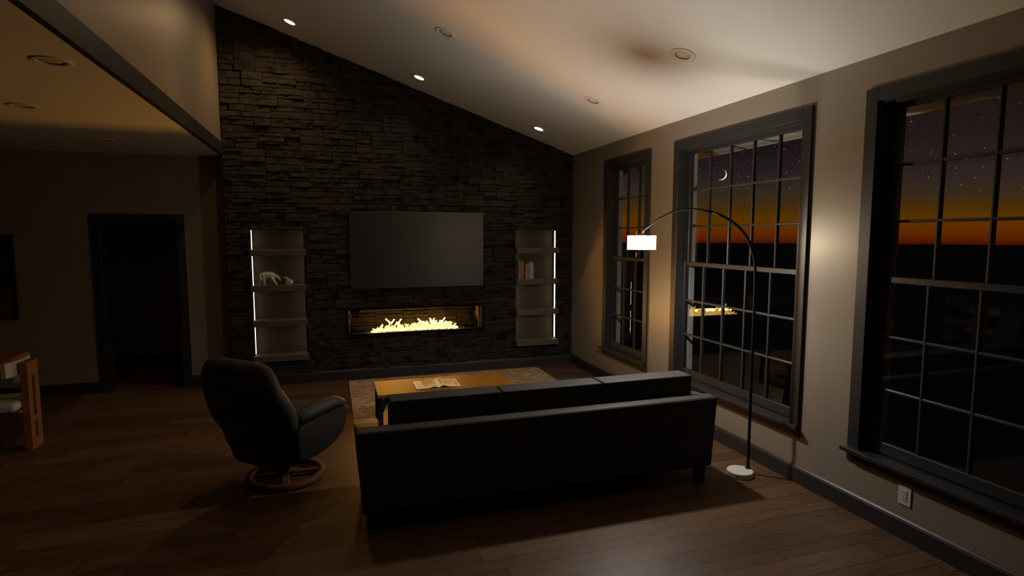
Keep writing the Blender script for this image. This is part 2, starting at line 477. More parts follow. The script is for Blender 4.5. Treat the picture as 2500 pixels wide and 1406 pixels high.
def pack(x0, x1, z0, z1, rnd):
    """irregular ledgestone: the face is cut at random until every piece is a long low stone"""
    out = []
    def rec(a, c, d, e):
        w, h = c-a, e-d
        if h > .165 or (h > .105 and (w > .24 or rnd.random() < .5)) or (h > .075 and w > .40 and rnd.random() < .4):
            if w > .50 and rnd.random() < .4: m = a + w*rnd.uniform(.3, .7); rec(a, m, d, e); rec(m, c, d, e)
            else: m = d + h*rnd.uniform(.32, .68); rec(a, c, d, m); rec(a, c, m, e)
        elif w > .60 or (w > .28 and w > h*2.6 and rnd.random() < .45):
            m = a + w*rnd.uniform(.3, .7); rec(a, m, d, e); rec(m, c, d, e)
        else: out.append((a, c, d, e))
    z = z0
    while z < z1-.001:
        h = rnd.uniform(.15, .33)
        if z1-z-h < .12: h = z1-z
        x = x0 - rnd.uniform(0, .35)
        while x < x1:
            w = rnd.uniform(.22, .72); rec(x, x+w, z, z+h); x += w
        z += h
    return out

def clip(r, holes, lim):
    rs = [r]
    for h in holes:
        nr = []
        for (a, c, d, e) in rs:
            if c <= h[0] or a >= h[1] or e <= h[2] or d >= h[3]: nr.append((a, c, d, e)); continue
            if a < h[0]: nr.append((a, h[0], d, e))
            if c > h[1]: nr.append((h[1], c, d, e))
            m0, m1 = max(a, h[0]), min(c, h[1])
            if d < h[2]: nr.append((m0, m1, d, h[2]))
            if e > h[3]: nr.append((m0, m1, h[3], e))
        rs = nr
    out = []
    for a, c, d, e in rs:
        a, c, d, e = max(a, lim[0]), min(c, lim[1]), max(d, lim[2]), min(e, lim[3])
        if c-a > .012 and e-d > .012: out.append((a, c, d, e))
    return out

def stones(bm, rects, yback, yface, top=None, rnd=random, amp=.010, sign=1):
    lay = bm.verts.layers.float.get('rim_highlight') or bm.verts.layers.float.new('rim_highlight')
    for a, c, d, e in rects:
        g = .0018
        a, c, d, e = a+g, c-g, d+g, e-g
        if c-a < .008 or e-d < .008: continue
        f = yface + rnd.uniform(-.028, .002)
        nu = max(1, int((c-a)/.05)); nv = max(1, int((e-d)/.045))
        er = min(.008, (c-a)*.2, (e-d)*.2)
        us = [a, a+er*.35] + [a+er+(c-a-2*er)*i/nu for i in range(nu+1)] + [c-er*.35, c]
        vs_ = [d, d+er*.35] + [d+er+(e-d-2*er)*i/nv for i in range(nv+1)] + [e-er*.35, e]
        sx, sz = rnd.uniform(-.03, .03), rnd.uniform(-.10, .04)
        R = []
        for i, u in enumerate(us):
            row = []
            for j, w in enumerate(vs_):
                bi = min(i, len(us)-1-i); bj = min(j, len(vs_)-1-j); k = min(bi, bj)
                uu = u + noise.noise((u*14, w*14, 3.1))*.0045; ww = w + noise.noise((u*9, w*16, 8.7))*.0045
                if k == 0: y = min(yback, f + .018)
                else:
                    y = f + noise.noise((u*19, w*26, f*90))*amp*1.9 + noise.noise((u*60, w*70, 1.3))*amp*.5 + sx*(u-(a+c)/2) + sz*(w-(d+e)/2)
                    if k == 1: y += .004
                if top is not None: ww = max(.1345, min(ww, top(uu)-.002))
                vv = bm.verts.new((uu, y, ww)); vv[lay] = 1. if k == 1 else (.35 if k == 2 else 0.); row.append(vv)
            R.append(row)
        for i in range(len(us)-1):
            for j in range(len(vs_)-1):
                bm.faces.new((R[i][j], R[i+1][j], R[i+1][j+1], R[i][j+1]))

rnd = random.Random(11)
holes_cut = holes_st
rects = []
for r in pack(XS, XW, .10, 4.55, rnd):
    if r[2] > zc(r[0]) - .02: continue
    rects += clip(r, holes_cut, (XS+.002, XW-.002, .10, 4.6))
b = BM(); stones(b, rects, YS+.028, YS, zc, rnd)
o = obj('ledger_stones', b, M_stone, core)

# baseboards with a small moulded top
def baseboard(name, kind, a0, a1, p, side=1):
    b = BM()
    prof = [(0, 0), (-.016, 0), (-.016, .110), (-.012, .117), (-.012, .122), (-.005, .130), (0, .133)]
    if kind == 'x': pts = [(p+u, v) for u, v in prof]; prism(b, pts, 'x', a0, a1)
    elif kind == 'y': pts = [(p+u*side, v) for u, v in prof]; prism(b, pts, 'y', a0, a1)
    struct(name, b, M_trim)
def bb_x(name, x0, x1, y):
    b = BM(); prism(b, [(y+u, v) for u, v in [(0, 0), (-.016, 0), (-.016, .110), (-.012, .117), (-.012, .122), (-.005, .130), (0, .133)]], 'x', x0, x1); struct(name, b, M_trim)
def bb_y(name, y0, y1, x, s=1):
    b = BM(); prism(b, [(x+u*s, v) for u, v in [(0, 0), (-.016, 0), (-.016, .110), (-.012, .117), (-.012, .122), (-.005, .130), (0, .133)]], 'y', y0, y1); struct(name, b, M_trim)
bb_x('baseboard_stone', XS-.016, XW-.016, YS-.008)
bb_y('baseboard_right', -3.1, YS-.024, XW)
bb_x('baseboard_front', -6.1, DOOR[0]-.09, YL)
bb_x('baseboard_front_2', DOOR[1]+.09, XS, YL)
bb_x('baseboard_hall', -6.1, -1.3, 9.15)

# door opening
d1 = sempty('door_1')
b = BM()
box(b, DOOR[0]-.09, DOOR[0]+.004, YL-.022, YL, 0, DOOR[3]+.088, .003, 1)
box(b, DOOR[1]-.004, DOOR[1]+.088, YL-.022, YL, 0, DOOR[3]+.088, .003, 1)
box(b, DOOR[0]+.004, DOOR[1]-.004, YL-.022, YL, DOOR[3]-.004, DOOR[3]+.088, .003, 1)
obj('casing', b, M_trim, d1)
b = BM()
box(b, DOOR[0], DOOR[0]+.018, YL-.002, YL+.14, 0, DOOR[3]); box(b, DOOR[1]-.018, DOOR[1], YL-.002, YL+.14, 0, DOOR[3])
box(b, DOOR[0]+.018, DOOR[1]-.018, YL-.002, YL+.14, DOOR[3]-.018, DOOR[3])
box(b, DOOR[0]+.018, DOOR[0]+.03, YL+.05, YL+.085, 0, DOOR[3]-.018)
obj('jamb', b, M_trim, d1)

# ------------------------------------------------------------------ windows
def window(name, y0, y1, ncol):
    w = sempty(name, (XW, (y0+y1)/2, ZWIN0))
    def add(nm, b, m, par=w):
        for v in b.verts: v.co -= Vector((XW, (y0+y1)/2, ZWIN0))
        return obj(nm, b, m, par)
    b = BM(); c = .080; t = .022
    box(b, XW-t, XW, y0-c, y0+.004, ZWIN0, ZWIN1+c, .002, 1)
    box(b, XW-t, XW, y1-.004, y1+c, ZWIN0, ZWIN1+c, .002, 1)
    box(b, XW-t, XW, y0+.004, y1-.004, ZWIN1-.004, ZWIN1+c, .002, 1)
    add('casing', b, M_trim)
    b = BM(); box(b, XW-.062, XW+.06, y0-.105, y1+.105, ZWIN0-.027, ZWIN0, .004, 2)
    # keep the stool only as wide as the opening inside the wall
    for v in b.verts:
        if v.co.x > XW-.0005: v.co.y = min(max(v.co.y, y0+.001), y1-.001)
    add('window_sill', b, M_trim)
    b = BM(); prism(b, [(XW, ZWIN0-.027), (XW-.03, ZWIN0-.027), (XW-.03, ZWIN0-.035), (XW-.016, ZWIN0-.05), (XW-.016, ZWIN0-.085), (XW-.008, ZWIN0-.098), (XW, ZWIN0-.098)], 'y', y0-.085, y1+.085)
    add('apron', b, M_trim)
    b = BM()
    J = .018; XO = XW+.15
    for a, e in ((y0, y0+J), (y1-J, y1)):
        box(b, XW-.002, XO, a, e, ZWIN0, ZWIN1)
    box(b, XW-.002, XO, y0+J, y1-J, ZWIN1-J, ZWIN1)
    box(b, XW+.06, XO+.03, y0+J, y1-J, ZWIN0-.03, ZWIN0+.012)
    # inner stops
    for a, e in ((y0+J, y0+J+.012), (y1-J-.012, y1-J)):
        box(b, XW+.030, XW+.046, a, e, ZWIN0+.01, ZWIN1-J)
    box(b, XW+.030, XW+.046, y0+J, y1-J, ZWIN1-J-.012, ZWIN1-J)
    add('jamb', b, M_trim)
    b = BM()
    for a, e in ((y0-.03, y0+J+.022), (y1-J-.022, y1+.03)):
        box(b, XW+.122, XW+.175, a, e, ZWIN0-.02, ZWIN1+.03)
    box(b, XW+.122, XW+.175, y0+J+.02, y1-J-.02, ZWIN1-J-.018, ZWIN1+.03)
    add('exterior_trim', b, M_ext)
    ya, yb = y0+J+.002, y1-J-.002
    zm = 1.570
    for nm, xs, za, zb, rt, rb in (('upper_sash', XW+.085, zm-.022, ZWIN1-J-.001, .032, .040), ('lower_sash', XW+.048, ZWIN0+.012, zm+.022, .040, .072)):
        b = BM(); st = .034; xt = xs+.034
        box(b, xs, xt, ya, ya+st, za, zb, .003, 1); box(b, xs, xt, yb-st, yb, za, zb, .003, 1)
        box(b, xs, xt, ya+st, yb-st, za, za+rb, .003, 1); box(b, xs, xt, ya+st, yb-st, zb-rt, zb, .003, 1)
        s = add(nm, b, M_trim)
        g0, g1, h0, h1 = ya+st, yb-st, za+rb, zb-rt
        mw = .009
        for k in range(1, ncol):
            y = g0+(g1-g0)*k/ncol; b = BM(); prism(b, [(xs+.005, y-mw), (xs+.002, y-mw*.4), (xs+.002, y+mw*.4), (xs+.005, y+mw), (xt-.004, y+mw), (xt-.004, y-mw)], 'z', h0, h1)
            add('muntin', b, M_trim, s)
        for k in range(1, 3):
            z = h0+(h1-h0)*k/3; b = BM(); prism(b, [(xs+.006, z-mw), (xs+.003, z-mw*.4), (xs+.003, z+mw*.4), (xs+.006, z+mw), (xt-.005, z+mw), (xt-.005, z-mw)], 'y', g0, g1)
            add('muntin', b, M_trim, s)
        b = BM(); xg = xs+.018
        vs = [b.verts.new(p) for p in ((xg, g0-.004, h0-.004), (xg, g1+.004, h0-.004), (xg, g1+.004, h1+.004), (xg, g0-.004, h1+.004))]
        b.faces.new(vs); add('glass_pane', b, M_glass, s)
    return w
for i, ((a, c), n) in enumerate(zip(WINS, (3, 5, 5))): window('window_%d' % (i+1), a, c, n)

# eave outside
b = BM(); box(b, XW+.15, 4.00, -4, 9.5, 2.717, 2.75); o = struct('trim_2', b, M_soffit)
b = BM(); box(b, 4.00, 4.035, -4, 9.5, 2.712, 2.88); o = struct('trim_3', b, M_soffit)

# ------------------------------------------------------------------ recessed lights
def can(name, label, x, y, tilted, lit, group):
    z = zc(x) if tilted else ZK
    t = thing(name, label, 'ceiling light', (x, y, z), 0, group)
    if tilted: t.rotation_euler = (0, math.atan(SL), 0)
    b = BM(); lathe(b, [(.058, -.001), (.062, -.006), (.090, -.006), (.098, -.002), (.098, 0), (.066, 0)], 40, close=True)
    obj('trim_ring', b, M_canring, t, True)
    b = BM(); lathe(b, [(.0655, -.003), (.0655, .012), (.058, .040), (.050, .070)], 40)
    obj('baffle', b, M_canbaf, t, True)
    b = BM(); zz = .010 if lit else .000
    r = .055 if lit else .0615
    lathe(b, [(0, zz-.004), (r*.6, zz-.002), (r, zz+.003), (r*.96, zz+.02), (0, zz+.03)], 32)
    obj('bulb', b, M_bulb if lit else M_canin, t, True)
    return t
nm = ['leftmost', 'middle one', 'rightmost']
for i, (x, y) in enumerate(LIT):
    can('recessed_light', 'glowing recessed ceiling light close above the stone wall, %s of the three lit ones' % nm[i], x, y, True, True, 'lit recessed lights along the stone wall')
un = {0: 'unlit recessed light in the sloped ceiling, above the television, second row',
      1: 'unlit recessed light in sloped ceiling, second row, near the window wall corner',
      2: 'unlit recessed light in sloped ceiling beside the blurred shadow of the arc lamp'}
for i in (0, 1, 2):
    can('recessed_light', un[i], UNLIT[i][0], UNLIT[i][1], True, False, 'unlit recessed lights in the sloped ceiling')
for i, (x, y) in enumerate(KIT):
    can('recessed_light', ['unlit recessed light in the flat ceiling at left, nearest and largest of three',
        'unlit recessed light in the flat ceiling, the one at the left picture edge',
        'unlit recessed light in the flat ceiling at left, farthest, above the dark doorway'][i], x, y, False, False, 'unlit recessed lights in the flat ceiling')
# the two holes out of view get cans as well
can('recessed_light', 'glowing recessed light high in the sloped ceiling, just above the picture, by the upper wall', UNLIT[3][0], UNLIT[3][1], True, True, None)
can('recessed_light', 'unlit recessed light in the high part of the sloped ceiling, above the picture', UNLIT[4][0], UNLIT[4][1], True, False, None)

# ------------------------------------------------------------------ lit niches with shelves
SHZ = [1.677, 1.245, .818, .385]
def niche(n, which):
    x0, x1, z0, z1 = n
    root = thing('display_shelf_unit', 'tall %s wall niche with side light strips and thick shelves%s' % which, 'shelves', ((x0+x1)/2, YS, z0), 0, 'lit shelf units beside the television')
    def add(nm_, b, m, par=root, lab=None):
        for v in b.verts: v.co -= Vector(((x0+x1)/2, YS, z0))
        return obj(nm_, b, m, par, label=lab)
    b = BM(); box(b, x0+.001, x1-.001, YS+.110, YS+.122, z0, z1)
    add('back_panel', b, M_panel)
    b = BM()
    box(b, x0+.0002, x0+.002, YS+.004, YS+.110, z0, z1-.006); box(b, x1-.002, x1-.0002, YS+.004, YS+.110, z0, z1-.006)
    box(b, x0+.001, x1-.001, YS+.004, YS+.110, z1-.006, z1-.0005)
    e = (x1-.0135, x1-.0004) if x0 < 0 else (x0+.0004, x0+.0135)      # lip that hides the strip on the side nearer the television
    box(b, *e, YS-.004, YS+.006, z0, z1-.006)
    add('frame', b, M_trim)
    for s in (0, 1):
        b = BM(); xx = x0+.002 if s == 0 else x1-.002-.0055
        box(b, xx, xx+.0055, YS+.012, YS+.040, z0+.05, z1-.008)
        add('light_strip', b, M_led)
    for z in SHZ:
        b = BM(); box(b, x0-.008, x1+.012, YS-.100, YS+.010-.011, z-.076, z, .003, 1)
        box(b, x0+.004, x1-.004, YS-.003, YS+.109, z-.074, z-.0005)
        add('shelf', b, M_shelf)
    return root
niche(NICHES[0], ('left-hand', ', holding two white bears'))
niche(NICHES[1], ('right-hand', ', holding a row of books'))

# books
SH2 = SHZ[1]+.0005
def book(x0, x1, h, col, label, dep=.135, yf=YS-.088, rough=.6):
    w = x1-x0
    t = thing('book', label, 'book', ((x0+x1)/2, yf+dep/2, SH2), 0, 'books on the right-hand shelf')
    m = simple('book_cover_'+label.split()[0], col, rough, .4, .08, 12)
    b = BM()
    c = .0022
    spine = [(-w/2, -dep/2+.004), (-w/2+.25*w, -dep/2), (w/2-.25*w, -dep/2), (w/2, -dep/2+.004)]
    pts = spine + [(w/2, dep/2), (w/2-c, dep/2), (w/2-c, -dep/2+.008), (-w/2+c, -dep/2+.008), (-w/2+c, dep/2), (-w/2, dep/2)]
    prism(b, pts, 'z', 0, h)
    obj('cover', b, m, t)
    b = BM(); box(b, -w/2+c+.0002, w/2-c-.0002, -dep/2+.0085, dep/2-.004, .003, h-.003)
    obj('pages', b, M_page, t, label='cream page block')
M_page = simple('page_block', (.55, .50, .42), .8, .2, .1, 90)
X0 = 2.452
book(X0, X0+.052, .252, (.24, .15, .08), 'dark tan thick book, leftmost and tallest on the right-hand shelf', .140)
book(X0+.053, X0+.084, .247, (.22, .15, .095), 'brown book between the thick tan book and the narrow blue book', .138)
book(X0+.085, X0+.107, .206, (.008, .035, .16), 'narrow dark blue book on the right-hand shelf', .125)
book(X0+.108, X0+.139, .208, (.50, .17, .012), 'orange book standing between the blue and mauve books', .13)
book(X0+.140, X0+.174, .212, (.22, .19, .24), 'muted mauve book between the orange and the tall cream book', .13)
book(X0+.175, X0+.217, .236, (.42, .36, .28), 'tall cream book near the right end of the row', .135)
book(X0+.218, X0+.236, .190, (.17, .23, .13), 'short thin green book at the right end of the row', .12)

# bear figurines
def capsule_body(name, segs, mat, parent, vox=.0032, ratio=.05):
    """tapered capsules fused into one skin, then faceted like the cast figurine"""
    b = BM()
    for (p0, r0), (p1, r1) in segs:
        p0, p1 = Vector(p0), Vector(p1); n = 7; pts = []; rad = []
        d = (p1-p0); L = max(d.length, 1e-5); d = d/L
        for i in range(4):
            a_ = PI/2*(1-i/4); pts.append(p0-d*r0*math.sin(a_)); rad.append(max(r0*math.cos(a_), r0*.08))
        pts.append(p0); rad.append(r0); pts.append(p1); rad.append(r1)
        for i in range(1, 5):
            a_ = PI/2*i/4; pts.append(p1+d*r1*math.sin(a_)); rad.append(max(r1*math.cos(a_), r1*.08))
        tube(b, pts, rad, 12)
    bmesh.ops.recalc_face_normals(b, faces=b.faces)
    me = bpy.data.meshes.new('t'); b.to_mesh(me); b.free()
    o = link(bpy.data.objects.new('t', me))
    m1 = o.modifiers.new('r', 'REMESH'); m1.mode = 'VOXEL'; m1.voxel_size = vox
    m2 = o.modifiers.new('s', 'SMOOTH'); m2.iterations = 4; m2.factor = .5
    m3 = o.modifiers.new('d', 'DECIMATE'); m3.ratio = ratio
    dg = bpy.context.evaluated_depsgraph_get()
    nm_ = bpy.data.meshes.new_from_object(o.evaluated_get(dg)); bpy.data.objects.remove(o)
    nm_.name = name; nm_.materials.clear(); nm_.materials.append(mat)
    for p in nm_.polygons: p.use_smooth = False; p.material_index = 0
    zmin = min(v.co.z for v in nm_.vertices)
    for v in nm_.vertices: v.co.z -= zmin
    r = link(bpy.data.objects.new(name, nm_)); r.parent = parent; return r
def V3(x, z, y=0.): return (x, y, z)
bs_ = [((V3(-.066, .115), .043), (V3(-.019, .123), .0445)), ((V3(-.019, .123), .0445), (V3(.043, .124), .043)), ((V3(.043, .124), .043), (V3(.080, .112), .030)),
      ((V3(.080, .112), .030), (V3(.125, .094), .020)), ((V3(.125, .094), .020), (V3(.140, .077), .014)), ((V3(.140, .077), .014), (V3(.150, .058), .009)),
      ((V3(.132, .114, -.013), .006), (V3(.130, .108, -.011), .007)), ((V3(.132, .114, .013), .006), (V3(.130, .108, .011), .007)),
      ((V3(-.104, .108), .008), (V3(-.113, .103), .006)),
      ((V3(-.058, .090, -.020), .031), (V3(-.050, .045, -.024), .020)), ((V3(-.050, .045, -.024), .020), (V3(-.054, .015, -.024), .015)), ((V3(-.054, .013, -.024), .013), (V3(-.036, .009, -.024), .009)),
      ((V3(-.080, .085, .020), .028), (V3(-.094, .043, .023), .017)), ((V3(-.094, .043, .023), .017), (V3(-.112, .015, .023), .013)), ((V3(-.112, .013, .023), .012), (V3(-.096, .009, .023), .009)),
      ((V3(.045, .090, -.020), .030), (V3(.074, .050, -.024), .018)), ((V3(.074, .050, -.024), .018), (V3(.103, .015, -.024), .013)), ((V3(.103, .013, -.024), .012), (V3(.114, .009, -.024), .009)),
      ((V3(.030, .085, .020), .028), (V3(.033, .040, .022), .017)), ((V3(.033, .040, .022), .017), (V3(.038, .015, .022), .013)), ((V3(.038, .013, .022), .012), (V3(.055, .009, .022), .009))]
bear = thing('polar_bear_figurine', 'large white faceted polar bear walking with lowered head, on the left-hand shelf', 'figurine', (-.728, YS-.042, SH2)); bear.scale = (.87, .95, 1)
capsule_body('bear_body', bs_, M_bear, bear)
cs_ = [((V3(.018, .032), .029), (V3(-.006, .054), .022)), ((V3(-.006, .054), .022), (V3(-.027, .078), .014)), ((V3(-.027, .080), .013), (V3(-.040, .090), .012)), ((V3(-.040, .090), .012), (V3(-.064, .084), .006)),
      ((V3(-.034, .100, -.009), .004), (V3(-.034, .096, -.008), .005)), ((V3(-.034, .100, .009), .004), (V3(-.034, .096, .008), .005)),
      ((V3(-.018, .050, -.012), .014), (V3(-.030, .012, -.014), .009)), ((V3(-.018, .050, .012), .014), (V3(-.030, .012, .014), .009)),
      ((V3(.020, .020, -.016), .018), (V3(-.006, .012, -.020), .011)), ((V3(.020, .020, .016), .018), (V3(-.006, .012, .020), .011))]
cub = thing('polar_bear_figurine', 'small white bear cub sitting up, facing the larger bear on the left-hand shelf', 'figurine', (-.497, YS-.008, SH2))
capsule_body('bear_body', cs_, M_bear, cub, .0022, .07)

# ------------------------------------------------------------------ television
tv = thing('television', 'large flat dark television mounted on the stone wall above the fireplace', 'television', (1.10, YS-.03, 1.66))
b = BM(); box(b, -.867, .867, -.020, .006, -.489, .489, .003, 1); hs = obj('housing', b, M_bezel, tv)
b = BM(); box(b, -.858, .858, -.0215, -.0195, -.478, .480); obj('screen', b, M_screen, hs, label='dark matte screen')
b = BM(); box(b, -.25, .25, .006, .016, -.2, .2); obj('wall_mount', b, M_black, tv)

# ------------------------------------------------------------------ fireplace
fp = thing('fireplace', 'long low linear gas fireplace burning in the stone wall under the television', 'fireplace', (0, 0, 0))
fx0, fx1, fz0, fz1 = .160, 1.995, .540, .922
ix0, ix1, iz0, iz1 = .197, 1.945, .588, .887
b = BM()
yf0, yf1 = YS-.022, YS+.03
box(b, fx0, ix0, yf0, yf1, fz0, fz1, .002, 1); box(b, ix1, fx1, yf0, yf1, fz0, fz1, .002, 1)
box(b, ix0, ix1, yf0, yf1, fz0, iz0, .002, 1); box(b, ix0, ix1, yf0, yf1, iz1, fz1, .002, 1)
obj('surround', b, M_fp, fp)
b = BM(); FD = YS+.335
box(b, ix0-.012, ix0, YS+.03, FD, iz0-.012, iz1+.012); box(b, ix1, ix1+.012, YS+.03, FD, iz0-.012, iz1+.012)
box(b, ix0, ix1, YS+.03, FD, iz0-.025, iz0-.012); box(b, ix0, ix1, YS+.03, FD, iz1+.002, iz1+.012)
box(b, ix0-.012, ix1+.012, FD, FD+.012, iz0-.03, iz1+.012)
obj('firebox', b, M_fp, fp)
r2 = random.Random(5); rr = []
for r in pack(ix0, ix1, iz0-.01, iz1, r2): rr += clip(r, [], (ix0+.001, ix1-.001, iz0-.01, iz1))
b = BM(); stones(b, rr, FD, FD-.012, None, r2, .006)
# side linings
for sx in (0, 1):
    tmp = BM(); rs = []
    for r in pack(0, .29001, iz0-.01, iz1, r2): rs += clip(r, [], (0, .29, iz0-.01, iz1))
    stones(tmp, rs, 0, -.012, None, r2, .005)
    for v in tmp.verts:
        u, y, z = v.co
        v.co = (ix0 - y, FD-.005-u, z) if sx == 0 else (ix1 + y, FD-.005-u, z)
    me = bpy.data.meshes.new('t'); tmp.to_mesh(me); tmp.free(); b.from_mesh(me); bpy.data.meshes.remove(me)
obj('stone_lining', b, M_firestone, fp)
b = BM(); box(b, ix0+.03, ix1-.03, YS+.05, YS+.26, iz0-.012, iz0-.004, .002, 1); obj('burner_tray', b, M_black, fp)
b = BM(); r3 = random.Random(3)
for i in range(900):
    x = r3.uniform(.40, 1.74); y = r3.uniform(YS+.055, YS+.225); s = r3.uniform(.004, .008); z = iz0-.004+s*.6
    P = [Vector((r3.uniform(-1, 1), r3.uniform(-1, 1), r3.uniform(-.8, .8))).normalized()*s+Vector((x, y, z)) for _ in range(5)]
    vs = [b.verts.new(p) for p in P]
    for f in ((0,1,2),(0,2,3),(0,3,1),(4,2,1),(4,3,2),(4,1,3)): b.faces.new([vs[i_] for i_ in f])
o = obj('fire_glass', b, M_chip, fp, label='green crushed glass bed under the flames'); o['kind'] = 'stuff'
# flames
FY = YS+.106
def fpt(px, py, y=FY):
    x = .483 + (px-907)*.005493
    z = .588 + (811-(px-907)*.0563-py)*.0053
    return Vector((x, y, z))
b = BM(); r4 = random.Random(9)
def lick(p0, p1, r, bend=0., sy=.7, n=7):
    pts = []; rad = []
    for i in range(n):
        t = i/(n-1); p = p0.lerp(p1, t); p.x += math.sin(t*PI)*bend + math.sin(t*6+p0.x*40)*r*.15
        pts.append(p); rad.append(max(.0008, r*(math.sin(min(1, t*1.6+.35)*PI*.5)*(1-t)**.75+.05)))
    tube(b, pts, rad, 8, sy=sy)
def club(p0, p1, r, n=8):
    pts = []; rad = []
    for i in range(n):
        t = i/(n-1); pts.append(p0.lerp(p1, t)+Vector((math.sin(t*5)*.003, 0, 0)))
        rad.append([1.5, 1.15, .85, .7, .65, .8, .9, .25][i]*r)
    tube(b, pts, rad, 8, sy=.8)
prof = [(907, 2), (914, 5), (922, 12), (930, 16), (938, 15), (946, 20), (952, 23), (958, 20), (966, 18), (972, 22), (980, 20), (988, 17), (996, 15), (1004, 14), (1012, 18),
        (1020, 22), (1028, 24), (1036, 20), (1044, 22), (1052, 26), (1060, 25), (1068, 20), (1076, 24), (1084, 22), (1092, 20), (1100, 17), (1108, 13), (1114, 7), (1120, 2)]
def ph(px):
    for (a, ha), (c, hc) in zip(prof[:-1], prof[1:]):
        if a <= px <= c: return ha+(hc-ha)*(px-a)/(c-a)
    return 2
for i in range(260):
    px = r4.uniform(908, 1119); h = ph(px)*r4.uniform(.25, .68)
    yb = 811-(px-907)*.0563
    y = FY+r4.uniform(-.045, .075)
    p0 = fpt(px, yb+.5, y); lean = r4.uniform(-3.5, 3.5)
    lick(p0, fpt(px+lean, yb-h, y+r4.uniform(-.01, .01)), .0135+.0006*h, r4.uniform(-.010, .010))
for (tx, ty, rx, ry) in ((941, 778, 952, 790), (962.5, 779, 953, 790), (979, 778, 969, 790), (967, 786, 969, 793), (1018, 777, 1029, 788), (1032, 783, 1030, 791), (1047, 775.5, 1055, 785), (1060, 775.5, 1053, 785),
                         (1048, 783, 1053, 790), (1062, 782, 1055, 790), (1086.5, 773.5, 1077, 784), (1074, 781, 1077, 788), (934, 792, 930, 799), (987, 791, 992, 797), (1010, 789, 1005, 797), (1041, 789, 1034, 794), (1070, 786, 1064, 792), (1096, 785, 1099, 792)):
    club(fpt(rx, ry), fpt(tx, ty), .0125)
for i in range(46):
    px = r4.uniform(914, 1114); h = ph(px)*.86; yb = 811-(px-907)*.0563; sg = r4.choice((-1, 1))
    y = FY+r4.uniform(-.04, .05)
    pts = [fpt(px, yb-h*.35, y), fpt(px+sg*1.2, yb-h*.62, y), fpt(px+sg*3.2, yb-h*.84, y), fpt(px+sg*5.4, yb-h*.96, y), fpt(px+sg*7.2, yb-h*.90, y)]
    tube(b, pts, [.011, .010, .0085, .0065, .002], 8, sy=.8)
o = obj('flames', b, M_flame, fp, True, label='bright yellow orange flames'); o['kind'] = 'stuff'

# ------------------------------------------------------------------ rug, coffee table, magazine
b = BM(); box(b, .172, 2.713, 4.45, 7.362, .0005, .013, .003, 1)
o = obj('area_rug', b, M_rug); tag(o, 'beige and brown striped woven rug under the coffee table and sofa', 'rug')
RZ = .0135
ct = thing('coffee_table', 'low honey coloured wooden coffee table with black arched legs on the rug', 'coffee table', (1.022, 5.44, RZ))
hx, hy, H = .652, .262, .400-RZ
b = BM(); box(b, -hx, hx, -hy, hy, H-.028, H, .003, 1); obj('tabletop', b, M_tabletop, ct)
b = BM(); box(b, -hx+.035, hx-.035, -hy+.035, hy-.035, .075, .095, .002, 1); obj('lower_shelf', b, M_tabletop, ct)
b = BM(); a, c = hx-.03, hy-.03
for s in (-1, 1):
    box(b, -a+.03, a-.03, s*c-.012, s*c+.012, H-.058, H-.028); box(b, s*a-.012, s*a+.012, -c+.03, c-.03, H-.058, H-.028)
obj('apron', b, M_black, ct)
for sx in (-1, 1):
    for sy in (-1, 1):
        b = BM(); box(b, sx*a-.018, sx*a+.018, sy*c-.018, sy*c+.018, 0, H-.028, .002, 1)
        # curved brackets
        for ax in ('x', 'y'):
            pts = [(0, 0), (0, -.11)] + [(.012+.10*(1-math.cos(q*PI/12)), -.11+.10*math.sin(q*PI/12)) for q in range(0, 7)] + [(.112, 0)]
            if ax == 'x': pp = [(sx*a - sx*(.016+u), H-.056+v) for u, v in pts]; prism(b, pp, 'y', sy*c-.008, sy*c+.008)
            else: pp = [(sy*c - sy*(.016+u), H-.056+v) for u, v in pts]; prism(b, pp, 'x', sx*a-.008, sx*a+.008)
        obj('leg', b, M_black, ct)

mg = thing('open_magazine', 'open magazine with garden and flower pictures lying on the coffee table', 'magazine', (.951, 5.42, .402))
def page(side):
    b = BM(); uvl = b.loops.layers.uv.new('UVMap'); n = 18; W, D = .215, .150
    def hh(t): return .0035 + .013*math.exp(-((t-.20)/.15)**2)*(.9 if side == 'left' else 1.15) + .003*math.sin(t*5)*(1 if side == 'right' else .3) - (.003*math.exp(-(t/.05)**2))
    sgn = -1 if side == 'left' else 1
    R = {}
    for i in range(n+1):
        t = i/n; x = sgn*W*t
        for j, y in enumerate((-D, D)):
            R[i, j, 1] = b.verts.new((x, y, hh(t))); R[i, j, 0] = b.verts.new((x, y, max(.0003, hh(t)-.0035)))
    for i in range(n):
        f = b.faces.new((R[i,0,1], R[i+1,0,1], R[i+1,1,1], R[i,1,1]))
        for l in f.loops:
            t = abs(l.vert.co.x)/W
            l[uvl].uv = ((1-t) if side == 'left' else t, (l.vert.co.y+D)/(2*D))
        b.faces.new((R[i,0,0], R[i,1,0], R[i+1,1,0], R[i+1,0,0]))
        for j in (0, 1): b.faces.new((R[i,j,0], R[i+1,j,0], R[i+1,j,1], R[i,j,1]))
    b.faces.new((R[n,0,0], R[n,1,0], R[n,1,1], R[n,0,1])); b.faces.new((R[0,0,0], R[0,0,1], R[0,1,1], R[0,1,0]))
    obj('page', b, page_mat(side), mg)
page('left'); page('right')

